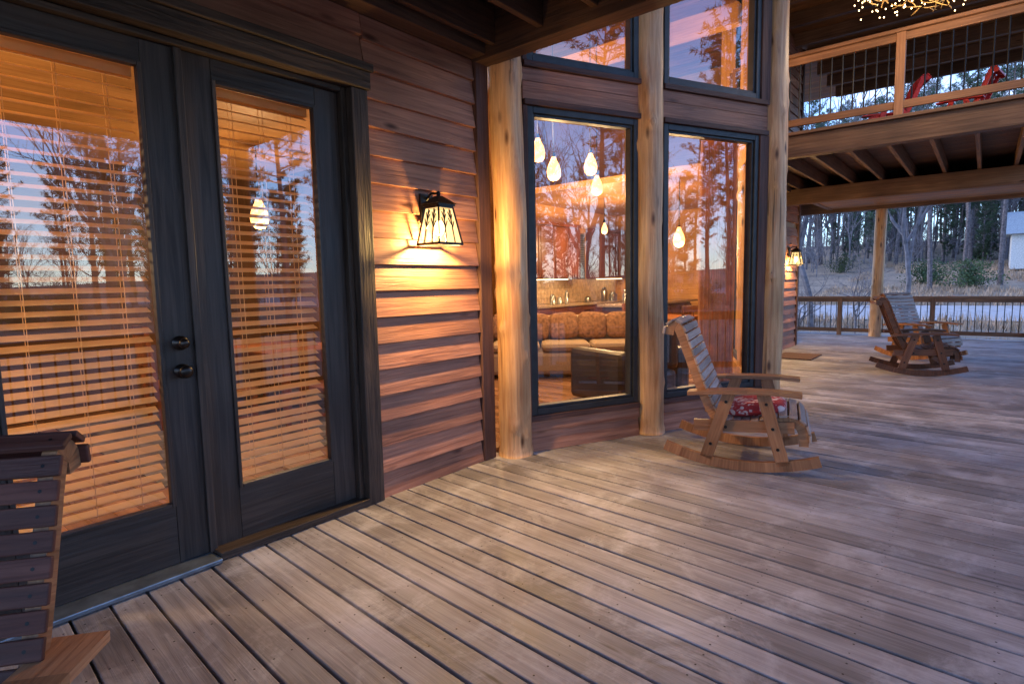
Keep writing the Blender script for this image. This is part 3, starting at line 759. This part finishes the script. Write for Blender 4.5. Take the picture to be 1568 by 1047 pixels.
def shrub_mesh(seed,leaf=True):
    rn=random.Random(seed); t=MB(); l=MB()
    for i in range(26):
        a=rn.uniform(0,6.28); el=rn.uniform(.5,1.4); dv=Vector((math.cos(a)*math.cos(el),math.sin(a)*math.cos(el),math.sin(el))); P=[Vector((0,0,-.1))]
        for s_ in range(5): dv=(dv+Vector((rn.gauss(0,.2),rn.gauss(0,.2),0))).normalized(); P.append(P[-1]+dv*rn.uniform(.25,.45))
        t.tube(P,[.016,.013,.011,.009,.006,.003],3,False)
        for s_ in range(70 if leaf else 0):
            u=rn.uniform(1,5); k0=min(4,int(u)); c=P[k0].lerp(P[k0+1],u-k0)+Vector((rn.gauss(0,.16),rn.gauss(0,.16),rn.gauss(0,.16)))
            n_=Vector((rn.gauss(0,1),rn.gauss(0,1),rn.gauss(0,1))).normalized(); o_=n_.orthogonal().normalized()*.05; l.poly([c-o_,c+n_*.05,c+o_,c-n_*.05],[(0,1,2,3)],None,.5)
    return t,l
templ={'pine':[], 'bare':[], 'shrub':[], 'twig':[], 'ypine':[]}
import bmesh
def join_t(t,l,name,m1,m2):
    o=t.obj(name,m1,smooth=False)
    me=o.data
    if l and l.f:
        o2=l.obj(name+'_l',m2); me.materials.append(m2)
        bm=bmesh.new(); bm.from_mesh(me); k0=len(bm.faces); bm.from_mesh(o2.data); bm.faces.ensure_lookup_table()
        for f in bm.faces[k0:]: f.material_index=1
        bm.to_mesh(me); bm.free(); bpy.data.objects.remove(o2)
    bpy.data.objects.remove(o); return me
for i in range(4): templ['pine'].append(join_t(*pine_mesh(20+i,(15,18,20,13)[i]),'pine_tree_mesh',M_bark,M_needle))
for i in range(3): templ['bare'].append(join_t(bare_mesh(40+i,(8,10,12)[i]),None,'bare_tree_mesh',M_bark2,None))
for i in range(2): templ['ypine'].append(join_t(*pine_mesh(30+i,(6.5,8.5)[i],.12),'young_pine_mesh',M_bark,M_needle))
for i in range(2): templ['shrub'].append(join_t(*shrub_mesh(60+i),'shrub_mesh',M_bark2,M_shrub))
templ['twig'].append(join_t(bare_mesh(77,4,5,.8),None,'bare_bush_mesh',M_bark2,None))
def place(kind,name,x,y,s=1.,parent=None,rn=random.Random(99)):
    me=rn.choice(templ[kind]); o=bpy.data.objects.new(name,me); COL.objects.link(o); o.location=(x,y,tz(x,y)-.05); o.rotation_euler=(rn.uniform(-.03,.03),rn.uniform(-.03,.03),rn.uniform(0,6.28)); sc=s*rn.uniform(.85,1.2); o.scale=(sc,sc,sc)
    if parent: o.parent=parent
forest=empty('forest'); rf_=random.Random(11)
for i in range(270):
    y=rf_.uniform(74,145); x=rf_.uniform(-34,26)+.1*(y-70)
    if abs(x-4.5)<5 and y<84: continue
    place('pine' if rf_.random()<.72 else 'bare','tree',x,y,1.15,forest)
for i in range(60):
    y=rf_.uniform(78,120); x=rf_.uniform(-26,22)+.08*y
    place('ypine','young_tree',x,y,1.,forest)
for i in range(90):
    y=rf_.uniform(68,110); x=rf_.uniform(-26,20)+.08*y
    if abs(x-4.5)<6 and y<86: continue
    place('shrub' if rf_.random()<.12 else 'twig','undergrowth',x,y,1.4,forest)
for i in range(110):
    x=rf_.uniform(52,110); y=rf_.uniform(-40,62); place('pine' if rf_.random()<.7 else 'bare','tree',x,y,1.0,forest)
for i in range(100):
    x=rf_.uniform(34,75); y=rf_.uniform(-25,45); place(rf_.choice(('shrub','twig','ypine')),'undergrowth',x,y,1.2,forest)
for (x,y,k_) in ((22,3,'pine'),(26,9,'pine'),(19,14,'pine'),(31,-3,'bare'),(24,20,'pine'),(34,14,'bare'),(17,7.5,'bare'),(38,4,'pine'),(40,22,'pine'),(29,28,'pine'),(20,-9,'pine'),(33,-16,'pine')):
    place(k_,'pine_tree' if k_=='pine' else 'bare_tree',x,y,1.)
for (x,y,k_) in ((-5.5,26,'bare'),(-8,29,'bare'),(-3.6,58,'pine'),(1.,62,'pine'),(6,57,'bare'),(-7,60,'pine'),(2.6,52,'pine'),(-10,24,'bare'),(-12,33,'pine'),(-2.5,27,'bare'),(9,55,'pine'),(-14,50,'pine')):
    place(k_,'pine_tree' if k_=='pine' else 'bare_tree',x,y,1.)
for (x,y) in ((-1,60),(-4,63)): place('shrub','evergreen_shrub',x,y,1.2)
for (x,y) in ((-4.6,20),(-6,22),(-3.6,24),(-7.5,21)): place('twig','bare_bush',x,y,.8)
cb=empty('white_cabin',(5.2,76,tz(5.2,76)-.1)); k=MB(); k.box((-3.5,-3,0),(3.5,3,3.4)); k.obj('walls',M_white,cb)
k=MB(); k.poly([(-4,-3.6,3.3),(4,-3.6,3.3),(4,3.6,3.3),(-4,3.6,3.3),(-4,0,5.6),(4,0,5.6)],[(0,1,5,4),(2,3,4,5),(0,4,3),(1,2,5),(0,3,2,1)]); k.obj('roof',M_roofm,cb)
k=MB()
for x in (-2.5,.2,2.): k.box((x,-3.05,1.2),(x+.9,-3.01,2.3))
k.box((-1.1,-3.05,0),(-.2,-3.01,2.1)); k.obj('windows_and_door',M_win,cb)

# ------------------------------------------------------------------ world / sun
SE,SAZ=math.radians(22),math.radians(-100)
w=bpy.data.worlds.new('World'); scene.world=w; w.use_nodes=True; nt=w.node_tree
bg=nt.nodes['Background']; sk=nt.nodes.new('ShaderNodeTexSky'); sk.sky_type='NISHITA'; sk.sun_disc=False; sk.sun_elevation=SE; sk.sun_rotation=SAZ
sk.air_density=1.; sk.dust_density=.2; sk.ozone_density=2.5
tc=N(nt,'ShaderNodeTexCoord'); mp=N(nt,'ShaderNodeMapping'); mp.inputs['Scale'].default_value=(1,1,3.5); nt.links.new(tc.outputs['Generated'],mp.inputs[0])
cn=N(nt,'ShaderNodeTexNoise',Scale=2.2,Detail=7.,Roughness=.55); nt.links.new(mp.outputs[0],cn.inputs[0])
cr=ramp(nt,[(.5,0.),(.74,.55)]); nt.links.new(cn.outputs[0],cr.inputs[0])
tint_=mixc(nt,1.,sk.outputs[0],(.82,.96,1.28),'MULTIPLY')
cc=mixc(nt,cr.outputs[0],tint_,(6.3,6.3,7.2)); nt.links.new(cc,bg.inputs[0]); bg.inputs[1].default_value=.47
s=bpy.data.lights.new('sun','SUN'); s.energy=1.6; s.angle=math.radians(4); s.color=(1,.80,.6)
so=bpy.data.objects.new('sun',s); COL.objects.link(so)
dv=Vector((math.sin(SAZ)*math.cos(SE),math.cos(SAZ)*math.cos(SE),math.sin(SE))); so.rotation_euler=dv.to_track_quat('Z','Y').to_euler()
scene.view_settings.view_transform='Standard'; scene.view_settings.look='None'; scene.view_settings.exposure=0
